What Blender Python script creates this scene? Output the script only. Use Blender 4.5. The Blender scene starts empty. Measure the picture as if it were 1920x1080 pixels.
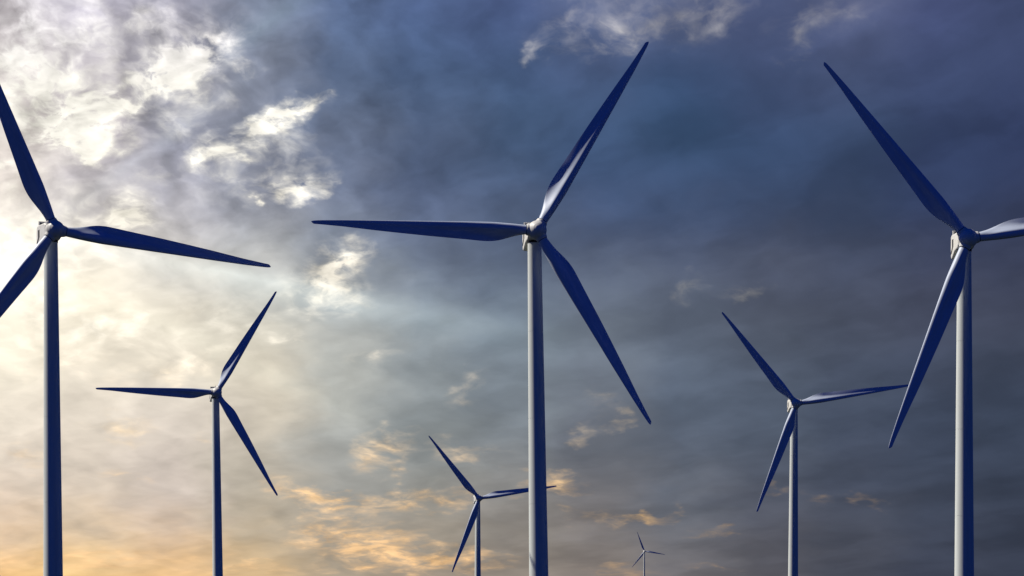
import bpy, bmesh, math, random
from mathutils import Vector, Matrix
R = math.radians
S = bpy.context.scene
COL = S.collection

# ------------------------------------------------------------------ camera
FPX, HY, CZ = 4500.0, 1105.0, 2.0          # focal length in photo pixels, horizon row, eye height
cam_d = bpy.data.cameras.new("camera")
cam_d.sensor_width = 36.0
cam_d.lens = 36.0 * FPX / 1920.0
cam_d.shift_y = (HY - 540.0) / 1920.0      # level camera with a rising front: verticals stay upright
cam_d.clip_start = 0.5
cam_d.clip_end = 60000.0
cam = bpy.data.objects.new("camera", cam_d)
COL.objects.link(cam)
cam.location = (0, 0, CZ)
cam.rotation_euler = (R(90), 0, 0)
S.camera = cam

S.view_settings.view_transform = 'Standard'
S.view_settings.look = 'None'
S.view_settings.exposure = 0.0
S.view_settings.gamma = 1.0

# ------------------------------------------------------------------ sun
SUN_AZ, SUN_EL = -74.0, 47.0               # degrees, azimuth from +Y towards +X
sd = Vector((math.sin(R(SUN_AZ)) * math.cos(R(SUN_EL)), math.cos(R(SUN_AZ)) * math.cos(R(SUN_EL)), math.sin(R(SUN_EL))))
sun_d = bpy.data.lights.new("sun", 'SUN')
sun_d.energy = 5.0
sun_d.angle = R(0.6)
sun_d.color = (1.0, 0.93, 0.82)
sun = bpy.data.objects.new("sun", sun_d)
COL.objects.link(sun)
sun.rotation_euler = sd.to_track_quat('Z', 'Y').to_euler()

# ------------------------------------------------------------------ sky
W = bpy.data.worlds.new("World")
S.world = W
W.use_nodes = True
NT = W.node_tree
NT.nodes.clear()
N, L = NT.nodes, NT.links

def lin(c):
    return tuple(((v / 255) / 12.92 if v / 255 <= 0.04045 else ((v / 255 + 0.055) / 1.055) ** 2.4) for v in c)

def put(sock, v):
    if isinstance(v, bpy.types.NodeSocket): L.new(v, sock)
    else: sock.default_value = v

def M_(op, a, b=None, c=None, clamp=False):
    n = N.new('ShaderNodeMath'); n.operation = op; n.use_clamp = clamp
    put(n.inputs[0], a)
    if b is not None: put(n.inputs[1], b)
    if c is not None: put(n.inputs[2], c)
    return n.outputs[0]

def V_(op, a, b=None, c=None):
    n = N.new('ShaderNodeVectorMath'); n.operation = op
    put(n.inputs[0], a)
    if b is not None: put(n.inputs[1], b)
    if c is not None: put(n.inputs[2], c)
    return n.outputs[0]

def XYZ(x, y, z=0.0):
    n = N.new('ShaderNodeCombineXYZ'); put(n.inputs[0], x); put(n.inputs[1], y); put(n.inputs[2], z)
    return n.outputs[0]

def SEP(v):
    n = N.new('ShaderNodeSeparateXYZ'); L.new(v, n.inputs[0]); return n.outputs

def RANGE(v, a, b, c=0.0, d=1.0, kind='SMOOTHSTEP'):
    n = N.new('ShaderNodeMapRange'); n.interpolation_type = kind; n.clamp = True
    for i, q in enumerate((v, a, b, c, d)): put(n.inputs[i], q)
    return n.outputs[0]

def MIX(f, a, b, blend='MIX'):
    n = N.new('ShaderNodeMix'); n.data_type = 'RGBA'; n.blend_type = blend; n.clamp_factor = True
    put(n.inputs[0], f); put(n.inputs[6], a); put(n.inputs[7], b)
    return n.outputs[2]

def MAP(v, loc=(0, 0, 0), rot=0.0, sc=(1, 1, 1), kind='POINT'):
    n = N.new('ShaderNodeMapping'); n.vector_type = kind
    L.new(v, n.inputs[0]); n.inputs[1].default_value = loc; n.inputs[2].default_value = (0, 0, rot); n.inputs[3].default_value = sc
    return n.outputs[0]

def NOISE(v, scale, detail=4.0, rough=0.5, lac=2.0, dist=0.0, col=False, dims='2D'):
    n = N.new('ShaderNodeTexNoise'); n.noise_dimensions = dims
    L.new(v, n.inputs['Vector']); n.inputs['Scale'].default_value = scale; n.inputs['Detail'].default_value = detail
    n.inputs['Roughness'].default_value = rough; n.inputs['Lacunarity'].default_value = lac; n.inputs['Distortion'].default_value = dist
    return n.outputs['Color' if col else 'Fac']

def az_of(px): return math.degrees(math.atan((px - 960) / FPX))
def el_of(px, py): return math.degrees(math.atan((HY - py) / FPX * math.cos(math.atan((px - 960) / FPX))))
DPP = math.degrees(1 / FPX)                # degrees per photo pixel

tc = N.new('ShaderNodeTexCoord').outputs['Generated']
dx, dy, dz = SEP(tc)[:3]
az = M_('DEGREES', M_('ARCTAN2', dx, dy))
el = M_('DEGREES', M_('ARCSINE', dz))
P = XYZ(az, el)                            # direction in degrees: azimuth, elevation

# cloud texture space: flattens towards the horizon as a real cloud deck does
ely = M_('MULTIPLY_ADD', M_('LOGARITHM', M_('ADD', M_('MAXIMUM', el, 0.0), 4.0), math.e), 9.0, M_('MULTIPLY', el, 0.38))
Q = MAP(XYZ(az, ely), rot=R(-24), sc=(0.75, 1.2, 1))

w1 = V_('SUBTRACT', NOISE(Q, 0.55, 4.0, 0.55, col=True), (0.5, 0.5, 0.5))
w2 = V_('SUBTRACT', NOISE(Q, 2.0, 4.0, 0.52, col=True), (0.5, 0.5, 0.5))
Pw = V_('MULTIPLY_ADD', w1, (1.5, 1.1, 0), P)
Pb = V_('MULTIPLY_ADD', w2, (0.9, 0.7, 0), V_('MULTIPLY_ADD', w1, (0.5, 0.4, 0), P))
Qw = V_('MULTIPLY_ADD', w1, (0.9, 0.9, 0), Q)

#GRID_BEGIN
XS = [0, 160, 320, 480, 640, 800, 960, 1120, 1280, 1440, 1600, 1760, 1920]
YS = [0, 120, 240, 360, 480, 600, 720, 840, 960, 1080]
GRID = [
 [(200,193,198),(208,200,200),(222,212,205),(212,203,198),(252,246,234),(251,242,220),(243,233,216),(233,220,204),(221,202,184),(240,194,130)],
 [(188,184,198),(196,190,196),(208,198,198),(170,168,180),(228,220,206),(245,235,212),(235,225,210),(223,210,194),(207,194,180),(248,205,138)],
 [(160,159,178),(180,177,184),(150,154,172),(160,159,172),(212,208,202),(235,226,206),(231,222,208),(215,202,190),(199,187,178),(246,200,138)],
 [(121,132,154),(131,138,157),(133,139,155),(138,142,160),(178,180,182),(210,206,192),(220,210,191),(197,188,174),(181,173,158),(220,186,138)],
 [(94,112,149),(86,104,135),(104,116,140),(113,123,148),(138,146,157),(175,178,176),(186,187,180),(165,168,166),(163,159,151),(178,162,140)],
 [(84,102,143),(73,94,128),(81,96,124),(89,103,134),(98,109,132),(138,149,158),(150,157,160),(132,139,142),(152,148,139),(168,152,134)],
 [(80,96,139),(70,90,125),(66,87,118),(79,95,126),(93,105,129),(116,129,142),(124,134,144),(124,131,137),(148,143,137),(143,133,123)],
 [(100,111,145),(74,90,127),(62,84,116),(67,86,122),(86,96,120),(108,118,132),(112,120,132),(106,111,122),(122,119,120),(130,121,115)],
 [(98,107,139),(62,82,121),(55,79,110),(62,81,116),(80,89,112),(95,104,120),(94,106,124),(90,99,115),(102,106,115),(116,112,114)],
 [(84,96,134),(72,85,121),(56,76,109),(58,74,105),(76,83,104),(88,95,111),(84,95,113),(80,89,105),(84,88,101),(94,93,100)],
 [(90,98,132),(70,82,116),(58,75,107),(54,69,99),(69,77,99),(77,83,100),(72,82,101),(70,79,98),(73,78,92),(74,77,89)],
 [(74,84,124),(62,75,109),(54,66,99),(50,64,98),(64,70,93),(71,76,94),(66,76,96),(63,72,91),(63,70,86),(63,68,84)],
 [(65,76,111),(60,71,104),(50,62,96),(49,59,89),(58,64,86),(64,69,86),(62,72,92),(58,67,85),(58,65,82),(57,63,79)],
]
#GRID_END
paz, pel = SEP(Pw)[:2]
base = None
for i, px in enumerate(XS):
    r = N.new('ShaderNodeValToRGB')
    cr = r.color_ramp
    cr.interpolation = 'B_SPLINE'
    E0, E1 = -1.0, 15.0
    stops = []
    for j, py in enumerate(YS):
        stops.append(((el_of(px, py) - E0) / (E1 - E0), lin(GRID[i][j])))
    stops.sort(key=lambda s: s[0])
    while len(cr.elements) < len(stops): cr.elements.new(0.5)
    for e, (p_, c_) in zip(cr.elements, stops):
        e.position = p_
        e.color = (*c_, 1)
    L.new(RANGE(pel, E0, E1, kind='LINEAR'), r.inputs[0])
    base = r.outputs[0] if base is None else MIX(RANGE(paz, az_of(XS[i - 1]), az_of(px)), base, r.outputs[0])

# billowing relief of the deck: brighter where a lump faces the low sun on the left
nA = NOISE(Qw, 0.8, 8.0, 0.47)
nB = NOISE(V_('ADD', Qw, (-0.22, 0.12, 0)), 0.8, 5.0, 0.47)
nC = NOISE(Qw, 3.0, 6.0, 0.5)
relief = M_('SUBTRACT', nA, nB)
contrast = RANGE(az, az_of(300), az_of(1300), 1.0, 0.42)
fac = M_('ADD', M_('MULTIPLY', M_('SUBTRACT', nA, 0.5), 1.0), M_('MULTIPLY', relief, 1.5))
fac = M_('ADD', fac, M_('MULTIPLY', M_('SUBTRACT', nC, 0.5), 0.12))
nL = NOISE(MAP(Qw, (3.1, 1.7, 0), R(-14), (0.32, 0.62, 1)), 1.0, 6.0, 0.47)
fac = M_('MULTIPLY_ADD', fac, M_('MULTIPLY', contrast, RANGE(el, 5.5, 10.0, 0.32, M_('MULTIPLY', contrast, 0.78))), 1.0)
fac = M_('MULTIPLY', fac, RANGE(nL, 0.32, 0.68, RANGE(az, az_of(500), az_of(1000), 0.97, 0.85), RANGE(az, az_of(500), az_of(1000), 1.03, 1.12)))
base = MIX(1.0, base, XYZ(fac, fac, fac), 'MULTIPLY')

# thin lit openings in the deck: (photo x, y, half length, half width, tilt deg, strength)
#PATCH_BEGIN
PATCH = [
 (120, 130, 190, 150, 10, .36), (330, 130, 150, 60, 25, .32), (300, 60, 110, 50, 10, .26), (500, 270, 150, 70, 30, .26), (520, 350, 110, 40, 15, .2), (150, 400, 150, 60, 0, .3), (600, 520, 90, 60, 35, .2),
 (330, 240, 60, 26, 20, .2), (300, 330, 60, 16, 10, .22), (180, 640, 160, 60, 5, .35), (420, 600, 90, 40, 20, .25),
 (50, 60, 60, 60, 30, .6), (160, 30, 50, 30, 0, .5), (175, 65, 40, 26, 0, .45), (265, 42, 50, 24, 15, .55), (20, 110, 60, 30, 0, .5),
 (85, 200, 90, 60, -10, 1.0), (160, 225, 60, 60, 0, 1.0), (110, 245, 80, 26, -15, .8), (195, 255, 34, 30, 0, .7), (60, 150, 80, 30, 10, .6),
 (365, 105, 60, 28, 34, 1.1), (310, 120, 60, 28, 10, 1.0), (395, 86, 26, 16, 40, .9), (265, 145, 60, 14, 12, .8), (345, 150, 50, 24, 0, .6), (300, 168, 46, 10, 12, .9),
 (222, 190, 24, 8, -45, 1.0), (245, 192, 24, 7, 25, 1.0), (370, 180, 46, 18, -10, .45), (455, 130, 30, 14, -10, .4),
 (100, 268, 60, 9, -22, .8), (150, 285, 34, 9, -30, .7), (175, 270, 14, 26, 0, .8),
 (18, 316, 40, 14, 0, .8), (20, 360, 30, 14, 0, .4), (240, 400, 36, 30, 20, .8), (225, 425, 50, 20, 0, .5), (40, 432, 110, 26, 6, .8), (20, 520, 110, 70, 0, .8), (150, 470, 90, 24, 0, .5),
 (555, 208, 40, 17, 28, 1.1), (505, 225, 36, 20, 30, 1.0), (478, 250, 16, 30, -10, .9), (445, 248, 20, 12, 0, .5), (590, 190, 26, 12, 30, .5),
 (402, 288, 30, 24, 20, .8), (368, 305, 18, 16, 0, .6), (430, 280, 14, 24, 0, .4),
 (565, 352, 50, 20, 16, .8), (530, 370, 30, 12, 0, .4), (452, 303, 26, 8, 12, .8), (486, 373, 11, 5, 0, 1.1), (425, 330, 30, 12, 0, .35), (500, 340, 20, 16, 40, .3),
 (635, 490, 55, 26, 35, .85), (610, 535, 70, 36, 35, .6), (660, 560, 50, 30, 0, .35),
 (1003, 104, 26, 10, 30, .34), (1140, 75, 110, 26, 12, .22), (1060, 25, 60, 30, 50, .22), (1190, 60, 80, 26, 20, .20), (1280, 25, 110, 46, 15, .24), (1180, 20, 170, 60, 10, .18),
 (1360, 25, 50, 40, 60, .22), (1503, 70, 22, 70, -12, .28), (1560, 30, 130, 40, 10, .22),
 (1405, 546, 50, 14, 5, .30), (1285, 545, 40, 26, 40, .25),
 (880, 725, 50, 26, 30, .32), (700, 670, 60, 24, 0, .22), (530, 632, 30, 10, 0, .5),
 (720, 832, 50, 28, 15, .55), (690, 860, 50, 30, 20, .35), (870, 852, 70, 20, -8, .4), (730, 885, 22, 14, 0, .35),
 (1090, 822, 28, 18, 30, .5), (1163, 792, 24, 12, 30, .5), (1128, 745, 40, 28, 0, .25),
 (560, 925, 60, 14, -12, .85), (640, 942, 70, 14, -5, .7), (760, 940, 90, 22, 3, .55), (830, 940, 60, 18, 0, .4),
 (600, 1000, 50, 26, 10, .8), (700, 1015, 90, 34, -10, .8), (800, 1045, 100, 24, -5, .7), (890, 1050, 70, 16, -4, .55), (660, 1045, 60, 24, 0, .5),
 (1050, 903, 42, 16, -8, .8), (1000, 910, 30, 12, 15, .5), (1165, 972, 75, 10, 3, .65), (1070, 957, 24, 10, 0, .4), (1220, 968, 22, 9, 0, .5), (1270, 953, 14, 10, 0, .35),
 (1460, 918, 36, 9, 0, .45), (1530, 937, 24, 12, 0, .3), (1600, 932, 36, 12, 10, .25), (1640, 940, 28, 14, -20, .25), (1330, 998, 45, 10, 0, .4), (1360, 988, 16, 8, 0, .3), (1340, 1062, 80, 8, 0, .2), (1150, 1075, 90, 12, 0, .35),
 (220, 800, 70, 18, 0, .45), (40, 850, 50, 26, -20, .35), (235, 815, 24, 24, 0, .3), (380, 820, 24, 14, 0, .3), (230, 890, 60, 10, 0, .3),
 (230, 1045, 110, 16, 3, .6), (60, 1055, 130, 18, 0, .4), (450, 1065, 130, 14, 0, .4),
 (120, 640, 110, 40, 10, .5), (330, 690, 130, 26, 12, .45), (260, 600, 60, 26, 20, .4), (60, 560, 90, 40, 0, .6), (400, 660, 60, 24, 20, .3),
]
#PATCH_END
acc = 0.0
Pc = Pb
for i, (px, py, a, b, t, s) in enumerate(PATCH):
    if px > 860: s, a, b = s * 0.72, a * 1.15, b * 1.15
    if i % 8 == 7: Pc = V_('MULTIPLY_ADD', acc, (1e-7, 1e-7, 0), Pb)   # evaluates the patches in small batches
    g = N.new('ShaderNodeTexGradient'); g.gradient_type = 'QUADRATIC_SPHERE'
    k = 2.0 * DPP
    L.new(MAP(Pc, (az_of(px), el_of(px, py), 0), R(t), (a * k, b * k, 1.0), 'TEXTURE'), g.inputs[0])
    acc = M_('MULTIPLY_ADD', g.outputs['Fac'], s * 1.5, acc)
nD = NOISE(Qw, 1.7, 9.0, 0.58)
edge = M_('ADD', M_('MULTIPLY', M_('SUBTRACT', nD, 0.5), 1.5), M_('MULTIPLY', M_('SUBTRACT', nC, 0.5), 0.7))
nE = NOISE(Qw, 1.35, 9.0, 0.56)
fil = M_('POWER', M_('SUBTRACT', 1.0, M_('ABSOLUTE', M_('MULTIPLY_ADD', nE, 5.0, -2.5)), clamp=True), 2.0)
hl = M_('MULTIPLY', acc, M_('MULTIPLY_ADD', edge, 2.2, 0.66))
hl = M_('MULTIPLY_ADD', M_('MULTIPLY', fil, acc), 0.35, hl)
hl = M_('MULTIPLY_ADD', relief, 1.2, hl)
hl = M_('MULTIPLY', hl, RANGE(acc, 0.0, 0.25, 0.0, 1.0))
hl = M_('POWER', RANGE(hl, 0.02, 1.3, 0.0, 1.0, 'LINEAR'), 1.1)

hr = N.new('ShaderNodeValToRGB'); hc = hr.color_ramp; hc.interpolation = 'EASE'
hs = [(0.0, (250, 203, 148)), (0.16, (247, 208, 160)), (0.28, (247, 224, 192)), (0.45, (255, 247, 230)), (0.8, (255, 251, 240)), (1.0, (240, 236, 240))]
while len(hc.elements) < len(hs): hc.elements.new(0.5)
for e, (p_, c_) in zip(hc.elements, hs):
    e.position = p_; e.color = (*lin(c_), 1)
L.new(RANGE(el, 0.0, 14.0, kind='LINEAR'), hr.inputs[0])
dim = RANGE(az, az_of(500), az_of(1500), 1.0, 0.42)
dim = M_('MULTIPLY', dim, M_('ADD', M_('MULTIPLY_ADD', relief, 1.6, 0.94), M_('MULTIPLY', M_('SUBTRACT', nC, 0.5), 0.5)))
hcol = MIX(1.0, hr.outputs[0], XYZ(dim, dim, dim), 'MULTIPLY')
deck = MIX(hl, base, hcol)

# veiled sun and its soft rays through the deck: (x, y, half length, half width, tilt, colour)
RAYS = [
 (10, 510, 400, 250, 0, (.20, .18, .135)), (10, 490, 130, 90, 0, (.22, .21, .19)),
 (430, 514, 430, 26, -10, (.24, .27, .26)), (640, 575, 460, 40, -9, (.09, .115, .12)), (260, 300, 330, 20, 38, (.07, .08, .085)),
 (330, 620, 420, 26, -24, (.09, .09, .07)),
 (500, 45, 150, 30, 36, (.05, .075, .085)),
]
glow = None
for (px, py, a, b, t, c) in RAYS:
    g = N.new('ShaderNodeTexGradient'); g.gradient_type = 'QUADRATIC_SPHERE'
    k = 1.6 * DPP
    L.new(MAP(V_('MULTIPLY_ADD', w1, (0.25, 0.25, 0), P), (az_of(px), el_of(px, py), 0), R(t), (a * k, b * k, 1.0), 'TEXTURE'), g.inputs[0])
    glow = V_('MULTIPLY_ADD', XYZ(*[g.outputs['Fac']] * 3), c, glow if glow is not None else deck)
deck = glow

# unseen sky behind the camera and overhead, tinted deep blue to fill shaded faces
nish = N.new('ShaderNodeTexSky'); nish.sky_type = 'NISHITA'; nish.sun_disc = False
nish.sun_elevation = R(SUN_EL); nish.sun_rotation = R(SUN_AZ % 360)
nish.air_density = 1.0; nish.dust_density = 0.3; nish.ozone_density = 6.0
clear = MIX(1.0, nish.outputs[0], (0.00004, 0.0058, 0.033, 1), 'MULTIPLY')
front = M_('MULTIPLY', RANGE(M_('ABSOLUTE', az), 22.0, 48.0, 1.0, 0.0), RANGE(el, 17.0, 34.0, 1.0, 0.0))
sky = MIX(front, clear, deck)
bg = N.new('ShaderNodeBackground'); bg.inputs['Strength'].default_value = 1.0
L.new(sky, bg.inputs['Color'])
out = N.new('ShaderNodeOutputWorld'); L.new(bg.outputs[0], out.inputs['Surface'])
W.cycles.sampling_method = 'MANUAL'
W.cycles.sample_map_resolution = 512

# ------------------------------------------------------------------ materials
def paint(name, col, rough, bump=0.0, dirt=0.0, streak=(1, 1, 1), spec=0.4):
    m = bpy.data.materials.new(name); m.use_nodes = True
    t = m.node_tree; b = t.nodes['Principled BSDF']
    b.inputs['Roughness'].default_value = rough
    b.inputs['Specular IOR Level'].default_value = spec
    tcx = t.nodes.new('ShaderNodeTexCoord')
    mp = t.nodes.new('ShaderNodeMapping'); mp.inputs['Scale'].default_value = streak
    t.links.new(tcx.outputs['Object'], mp.inputs[0])
    nz = t.nodes.new('ShaderNodeTexNoise'); nz.inputs['Scale'].default_value = 0.6; nz.inputs['Detail'].default_value = 6
    t.links.new(mp.outputs[0], nz.inputs['Vector'])
    mr = t.nodes.new('ShaderNodeMapRange'); mr.inputs[1].default_value = 0.35; mr.inputs[2].default_value = 0.75
    mr.inputs[3].default_value = 0.0; mr.inputs[4].default_value = dirt
    t.links.new(nz.outputs['Fac'], mr.inputs[0])
    mx = t.nodes.new('ShaderNodeMix'); mx.data_type = 'RGBA'
    mx.inputs[6].default_value = (*col, 1); mx.inputs[7].default_value = (col[0] * .62, col[1] * .6, col[2] * .56, 1)
    t.links.new(mr.outputs[0], mx.inputs[0]); t.links.new(mx.outputs[2], b.inputs['Base Color'])
    rr = t.nodes.new('ShaderNodeMapRange'); rr.inputs[3].default_value = rough - .06; rr.inputs[4].default_value = rough + .1
    t.links.new(nz.outputs['Fac'], rr.inputs[0]); t.links.new(rr.outputs[0], b.inputs['Roughness'])
    return m

M_TOWER = paint("tower_paint", (0.79, 0.84, 0.80), 0.5, dirt=0.35, streak=(3, 3, 0.12), spec=0.25)
M_HUB = paint("shell_paint", (0.80, 0.80, 0.75), 0.42, dirt=0.3, spec=0.35)
M_BLADE = paint("blade_paint", (0.64, 0.73, 0.88), 0.42, dirt=0.3, streak=(0.25, 2, 2), spec=0.35)
M_DARK = paint("dark_rubber", (0.02, 0.022, 0.026), 0.7, dirt=0.3)
M_STEEL = paint("grey_steel", (0.10, 0.105, 0.11), 0.5, dirt=0.4)

# ------------------------------------------------------------------ mesh helpers
def mesh_obj(name, bm, mat, parent=None, smooth=True, sharp=40):
    me = bpy.data.meshes.new(name)
    bmesh.ops.recalc_face_normals(bm, faces=bm.faces)
    bm.to_mesh(me); bm.free()
    if smooth:
        for p in me.polygons: p.use_smooth = True
        me.set_sharp_from_angle(angle=R(sharp))
    me.materials.append(mat)
    o = bpy.data.objects.new(name, me); COL.objects.link(o); o.parent = parent
    return o

def apply_mods(o):
    dg = bpy.context.evaluated_depsgraph_get()
    me = bpy.data.meshes.new_from_object(o.evaluated_get(dg))
    me.name = o.name
    o.modifiers.clear(); o.data = me
    for p in me.polygons: p.use_smooth = True
    return o

def interp(tab, x):
    if x <= tab[0][0]: return tab[0][1]
    for (a, p), (b, q) in zip(tab, tab[1:]):
        if x <= b:
            t = (x - a) / (b - a); return p + (q - p) * t
    return tab[-1][1]

def smooth_tab(tab, x, w=0.8):
    return sum(interp(tab, x + d * w) for d in (-1, -.5, 0, .5, 1)) / 5

def loft(bm, rings, cap=True):
    rows = [[bm.verts.new(p) for p in r] for r in rings]
    for a, b in zip(rows, rows[1:]):
        n = len(a)
        for i in range(n): bm.faces.new((a[i], a[(i + 1) % n], b[(i + 1) % n], b[i]))
    if cap:
        bm.faces.new(rows[0][::-1]); bm.faces.new(rows[-1])

def box(bm, x0, x1, y0, y1, z0, z1):
    v = [bm.verts.new(p) for p in [(x0,y0,z0),(x1,y0,z0),(x1,y1,z0),(x0,y1,z0),(x0,y0,z1),(x1,y0,z1),(x1,y1,z1),(x0,y1,z1)]]
    for f in ((3,2,1,0),(4,5,6,7),(0,1,5,4),(1,2,6,5),(2,3,7,6),(3,0,4,7)): bm.faces.new([v[i] for i in f])

# ------------------------------------------------------------------ wind turbine, 100 m rotor on an 80 m tower
HUB_H, OVER = 80.0, 4.3
TILT, CONE = R(5), R(2)

def tower_bm():
    bm = bmesh.new()
    zs = []
    z, top, n = 0.0, 77.75, 72
    rad = lambda z: 2.18 + (1.53 - 2.18) * (z / top) ** 1.0
    prof = [(0.0, 2.45), (0.16, 2.45), (0.17, rad(0.2))]
    for s in (19.5, 38.6, 58.0):
        prof += [(s - .07, rad(s)), (s - .06, rad(s) - .03), (s + .02, rad(s) - .03), (s + .03, rad(s))]
    prof += [(top, rad(top))]
    rings = [[(r * math.cos(2 * math.pi * i / n), r * math.sin(2 * math.pi * i / n), z) for i in range(n)] for z, r in prof]
    loft(bm, rings)
    return bm

CH = [(2.4, 2.08), (3.4, 2.2), (4.8, 2.62), (6.6, 3.3), (8.6, 3.95), (10.3, 4.25), (12, 4.22), (16, 3.9), (24, 3.3), (30, 2.78), (36, 2.22), (43, 1.45), (48, .95), (49.6, .75), (50, .3)]
LE = [(2.4, 1.04), (6, 1.26), (10, 1.42), (16, 1.3), (24, 1.1), (30, .95), (36, .8), (43, .6), (48, .38), (50, .2)]
TH = [(2.4, 1.0), (4.8, .80), (8.6, .46), (10.3, .39), (16, .28), (24, .22), (36, .18), (50, .15)]
TW = [(2.4, 21), (7, 18), (10, 11), (13, 8.5), (17, 8), (24, 5), (36, 2.5), (50, 0)]
XC = [(2.4, 1.0), (8.5, 1.0), (10, .86), (12, .70), (16, .60), (30, .5), (50, .5)]   # where the thick body ends and the trailing panel starts
KD = [(2.4, .9), (13, .88), (17, .55), (24, .4), (50, .35)]
def sm(a, b, x):
    t = min(1, max(0, (x - a) / (b - a))); return t * t * (3 - 2 * t)
def blade_bm():
    bm = bmesh.new()
    rings = []
    NP = 64
    rs = [2.45 + 0.5 * i for i in range(0, 56)] + [30.45 + i for i in range(0, 19)] + [49.0, 49.4, 49.7, 49.88, 49.97]
    for r in rs:
        w_ = 0.9 if 3.2 < r < 48 else 0.05
        c, le, th, tw = (smooth_tab(CH, r, w_), smooth_tab(LE, r, w_), smooth_tab(TH, r, w_), R(smooth_tab(TW, r, 2 * w_)))
        if r > 49.3: k = math.sqrt(max(0.02, 1 - ((r - 49.3) / .7) ** 2)); c *= k; le *= k
        w = sm(2.6, 9.0, r)
        ring = []
        for i in range(NP):
            a = 2 * math.pi * i / NP
            x = (1 - math.cos(a)) / 2
            yc = math.sin(a) / 2 * 1.0
            nac = 2 * 5 * (0.2969 * math.sqrt(x) - .126 * x - .3516 * x**2 + .2843 * x**3 - .1015 * x**4)
            if a <= math.pi:     # pressure side, faces the wind and the camera
                xc = interp(XC, r); gq = min(1.0, max(0.0, (x - .32) / (xc - .32)))
                gq = gq * (1 + .12 * math.sin(math.pi * gq))
                ya = th * 0.50 * nac * (1 - interp(KD, r) * gq) + 0.010
            else:
                ya = -th * 0.50 * nac - 0.010
            y = yc * (1 - w) * (2.08 / c) + ya * w
            X = x * c - le; Y = y * c
            ring.append((r, X * math.cos(tw) + Y * math.sin(tw), -X * math.sin(tw) + Y * math.cos(tw)))
        rings.append(ring)
    loft(bm, rings)
    return bm

def cyl_bm(bm, axis_o, d, r0, r1, l0, l1, n=40):
    d = Vector(d).normalized(); o_ = Vector(axis_o)
    u = d.orthogonal().normalized(); v = d.cross(u)
    loft(bm, [[o_ + d * l + (u * math.cos(2*math.pi*i/n) + v * math.sin(2*math.pi*i/n)) * r for i in range(n)] for l, r in ((l0, r0), (l1, r1))])

def blade_frame(a):
    # hub space: x = right, y = up in rotor plane, z = out of the rotor towards the wind
    s = Vector((math.cos(a) * math.cos(CONE), math.sin(a) * math.cos(CONE), math.sin(CONE)))
    t = Vector((-math.sin(a), math.cos(a), 0))
    return s, t, s.cross(t)

def hub_obj():
    bm = bmesh.new()
    prof = [(-1.6, 1.5), (-1.35, 1.8), (-.7, 2.08), (.2, 2.14), (.95, 1.98), (1.6, 1.6), (2.1, 1.1), (2.38, .6), (2.48, .12)]
    n = 48
    loft(bm, [[(r * math.cos(2*math.pi*i/n), r * math.sin(2*math.pi*i/n), z) for i in range(n)] for z, r in prof])
    for k in range(3):
        s, t, q = blade_frame(k * 2 * math.pi / 3)
        cyl_bm(bm, (0, 0, 0), s, 1.55, 1.2, .8, 2.42)
    o = mesh_obj("hub", bm, M_HUB)
    m = o.modifiers.new("r", 'REMESH'); m.mode = 'VOXEL'; m.voxel_size = 0.075
    m = o.modifiers.new("s", 'SMOOTH'); m.iterations = 10; m.factor = 0.5
    return apply_mods(o)

def nacelle_obj():
    # local: y runs back from the tower axis, z up from hub height
    bm = bmesh.new()
    side = [(-2.5, -1.2), (-2.5, 1.35), (-1.6, 1.95), (5.6, 2.25), (6.4, 1.9), (6.6, -.6), (6.35, -3.0), (5.5, -3.3), (1.8, -1.95), (-1.6, -1.75)]
    prof = []
    a = [bm.verts.new((-1.85, y, z)) for y, z in side]
    b = [bm.verts.new((1.85, y, z)) for y, z in side]
    bm.faces.new(a); bm.faces.new(b[::-1])
    for i in range(len(side)):
        j = (i + 1) % len(side); bm.faces.new((a[i], b[i], b[j], a[j]))
    o = mesh_obj("nacelle", bm, M_HUB)
    m = o.modifiers.new("b", 'BEVEL'); m.width = 0.38; m.segments = 5; m.limit_method = 'ANGLE'; m.angle_limit = R(20)
    return apply_mods(o)

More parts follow.
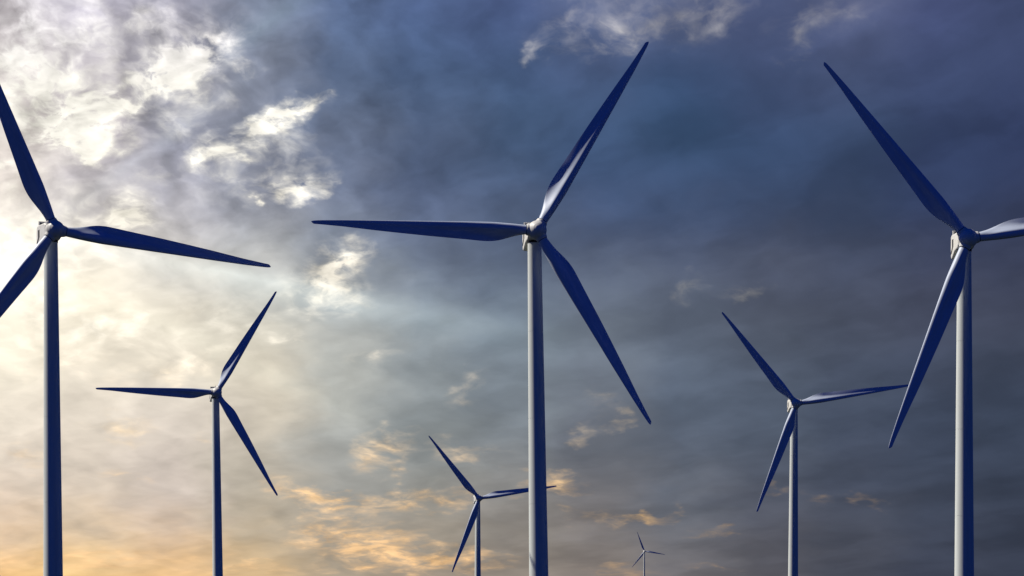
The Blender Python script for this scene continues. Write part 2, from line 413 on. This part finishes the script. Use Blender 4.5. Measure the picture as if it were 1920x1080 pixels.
def build_turbine():
    root = bpy.data.objects.new("wind_turbine", None); COL.objects.link(root)
    root.empty_display_size = 5
    tw = mesh_obj("tower", tower_bm(), M_TOWER, root, sharp=30)
    bm = bmesh.new(); cyl_bm(bm, (0, 0, 0), (0, 0, 1), 1.62, 1.62, 77.75, 78.35, 56)
    yb = mesh_obj("yaw_bearing", bm, M_DARK, root)
    na = nacelle_obj(); na.parent = root; na.location = (0, 0, HUB_H)
    # side vents with a chamfered lower end, and a raised seam
    for sx in (-1, 1):
        bm = bmesh.new()
        x0, x1 = sx * 1.80, sx * 1.90
        pts = [(3.1, 1.0), (4.5, 1.0), (4.5, -.7), (6.0, -1.7), (6.0, -2.1), (5.2, -1.9), (3.1, -.6)]
        a = [bm.verts.new((x0, y, z)) for y, z in pts]; b = [bm.verts.new((x1, y, z)) for y, z in pts]
        bm.faces.new(a); bm.faces.new(b[::-1])
        for i in range(len(pts)):
            j = (i + 1) % len(pts); bm.faces.new((a[i], b[i], b[j], a[j]))
        v = mesh_obj("side_vent", bm, M_DARK, na, sharp=20)
    bm = bmesh.new()
    box(bm, -1.6, 1.6, 4.9, 5.5, 2.9, 3.15); box(bm, -1.6, -1.35, 4.9, 5.5, 2.15, 2.9); box(bm, 1.35, 1.6, 4.9, 5.5, 2.15, 2.9)
    fr = mesh_obj("cooler", bm, M_HUB, na, sharp=20)
    bm = bmesh.new(); box(bm, -1.34, 1.34, 5.05, 5.35, 2.1, 2.89)
    mesh_obj("radiator", bm, M_STEEL, na, sharp=20)
    bm = bmesh.new()
    cyl_bm(bm, (0.6, 4.2, 0), (0, 0, 1), .05, .04, 2.1, 3.7, 10); cyl_bm(bm, (0.6, 4.2, 3.7), (0, 1, 0), .04, .04, -.35, .35, 10)
    mesh_obj("wind_vane", bm, M_STEEL, na)
    # main shaft collar between nacelle and hub
    bm = bmesh.new(); cyl_bm(bm, (0, 0, 0), (0, 1, 0), 1.3, 1.3, -3.1, -2.3, 48)
    mesh_obj("shaft_collar", bm, M_DARK, na)
    hub = hub_obj(); hub.parent = root
    blades = []
    bl = mesh_obj("blade", blade_bm(), M_BLADE, root, sharp=60)
    bm = bmesh.new(); cyl_bm(bm, (0, 0, 0), (1, 0, 0), 1.09, 1.09, 2.2, 2.52, 48)
    ring = mesh_obj("root_seal", bm, M_DARK, bl)
    blades.append(bl)
    for k in range(2):
        c = bl.copy(); COL.objects.link(c); c.parent = root
        d = ring.copy(); COL.objects.link(d); d.parent = c
        blades.append(c)
    return root, hub, blades

def set_rotor(hub, blades, phase, tilt):
    HUB_M = Matrix.Translation((0, -OVER, HUB_H)) @ Matrix.Rotation(R(90), 4, 'X') @ Matrix.Rotation(-tilt, 4, 'X')
    hub.matrix_local = HUB_M @ Matrix.Rotation(phase, 4, 'Z')
    for k, b in enumerate(blades):
        s, t, q = blade_frame(phase + k * 2 * math.pi / 3)
        m = Matrix((s, t, q)).transposed().to_4x4()
        b.matrix_local = HUB_M @ m

def copy_turbine(root):
    r = root.copy(); COL.objects.link(r)
    hub, blades = None, []
    for ch in list(root.children):
        c = ch.copy(); COL.objects.link(c); c.parent = r
        if ch.name.startswith("hub"): hub = c
        if ch.name.startswith("blade"): blades.append(c)
        for g in ch.children:
            d = g.copy(); COL.objects.link(d); d.parent = c
    return r, hub, blades

#TURB_BEGIN  (hub x, hub y in the photo, distance, yaw off the line of sight, rotor phase, lean of the tower, label)
TURB = [
 (103.0, 431.0, 534.0, 12.5, 113.4, 0.41, "tall wind turbine by the bright cloud glow, two blades running off the left edge"),
 (406.3, 735.6, 999.4, 6.5, 59.51, 0.70, "mid-sized wind turbine before cream clouds, one blade pointing level to the left"),
 (1007.0, 431.6, 531.3, 8.0, 59.36, 0.73, "tallest central wind turbine, all three blades complete, one pointing level to the left"),
 (897.9, 934.2, 1497.4, 9.5, 8.93, 0.0, "small low wind turbine whose right blade passes behind the tower of the tall middle turbine"),
 (1492.5, 756.4, 1019, 10.5, 9.01, -0.35, "mid-sized wind turbine against dark grey cloud, right blade reaching towards a taller turbine"),
 (1208.6, 1033.7, 5758.3, 10.0, 110.77, 0.0, "tiny distant wind turbine low against the horizon clouds, smallest of all"),
 (1814.8, 447.4, 524.5, 10.5, 8.7, 0.0, "tall wind turbine against the darkest cloud, one blade cut by the right edge"),
]
#TURB_END
BASES = []
proto = None
proto_first = True
for (px, py, D, rel, ph, lean, label) in TURB:
    if proto is None:
        proto = build_turbine(); root, hub, blades = proto
    else:
        root, hub, blades = copy_turbine(proto[0])
    azv = math.atan((px - 960) / FPX)
    yb = azv - R(rel)
    hub_w = Vector(((px - 960) / FPX * D, D, CZ + (HY - py) / FPX * D))
    rot = Matrix.Rotation(R(-lean), 4, 'Y') @ Matrix.Rotation(-yb, 4, 'Z')
    loc = hub_w - rot @ Vector((0, -OVER, HUB_H))
    root.matrix_world = Matrix.Translation(loc) @ rot
    set_rotor(hub, blades, R(ph - lean), R(-1) if proto_first else TILT)
    proto_first = False
    BASES.append(loc.copy())
    root["label"] = label
    root["category"] = "wind turbine"
    root["group"] = "white wind turbines of the wind farm"

# ------------------------------------------------------------------ ground: one sheet to the horizon, dipping and rising to each base
def ground_z(x, y):
    num = 0.0; den = 1.0
    for i, b in enumerate(BASES):
        d = math.hypot(x - b.x, y - b.y)
        s = 90.0 if b.y < 1200 else 300.0
        w = math.exp(-(d / s) ** 2) * 40
        num += w * b.z; den += w
    return num / den + (0.0 if math.hypot(x, y) < 60 else 0.25 * math.sin(x * .013) * math.sin(y * .009))
bm = bmesh.new()
radii = [0]; r = 12.0
while r < 45000: radii.append(r); r *= 1.05
nseg = 144
rows = []
c0 = bm.verts.new((0, 0, 0))
for r in radii[1:]:
    rows.append([bm.verts.new((r * math.sin(2*math.pi*i/nseg), r * math.cos(2*math.pi*i/nseg), ground_z(r * math.sin(2*math.pi*i/nseg), r * math.cos(2*math.pi*i/nseg)) - r * r / 1.27e7)) for i in range(nseg)])
for i in range(nseg): bm.faces.new((c0, rows[0][i], rows[0][(i + 1) % nseg]))
for a, b in zip(rows, rows[1:]):
    for i in range(nseg): bm.faces.new((a[i], a[(i + 1) % nseg], b[(i + 1) % nseg], b[i]))
gm = bpy.data.materials.new("meadow"); gm.use_nodes = True
t = gm.node_tree; b_ = t.nodes['Principled BSDF']; b_.inputs['Roughness'].default_value = 0.95; b_.inputs['Specular IOR Level'].default_value = 0.1
tcx = t.nodes.new('ShaderNodeTexCoord'); n1 = t.nodes.new('ShaderNodeTexNoise'); n1.inputs['Scale'].default_value = 0.02; n1.inputs['Detail'].default_value = 12
t.links.new(tcx.outputs['Object'], n1.inputs['Vector'])
rp = t.nodes.new('ShaderNodeValToRGB'); rp.color_ramp.elements[0].position = .35; rp.color_ramp.elements[0].color = (.003, .006, .005, 1)
rp.color_ramp.elements[1].position = .7; rp.color_ramp.elements[1].color = (.008, .011, .008, 1)
t.links.new(n1.outputs['Fac'], rp.inputs[0]); t.links.new(rp.outputs[0], b_.inputs['Base Color'])
g = mesh_obj("ground", bm, gm)
g["kind"] = "structure"
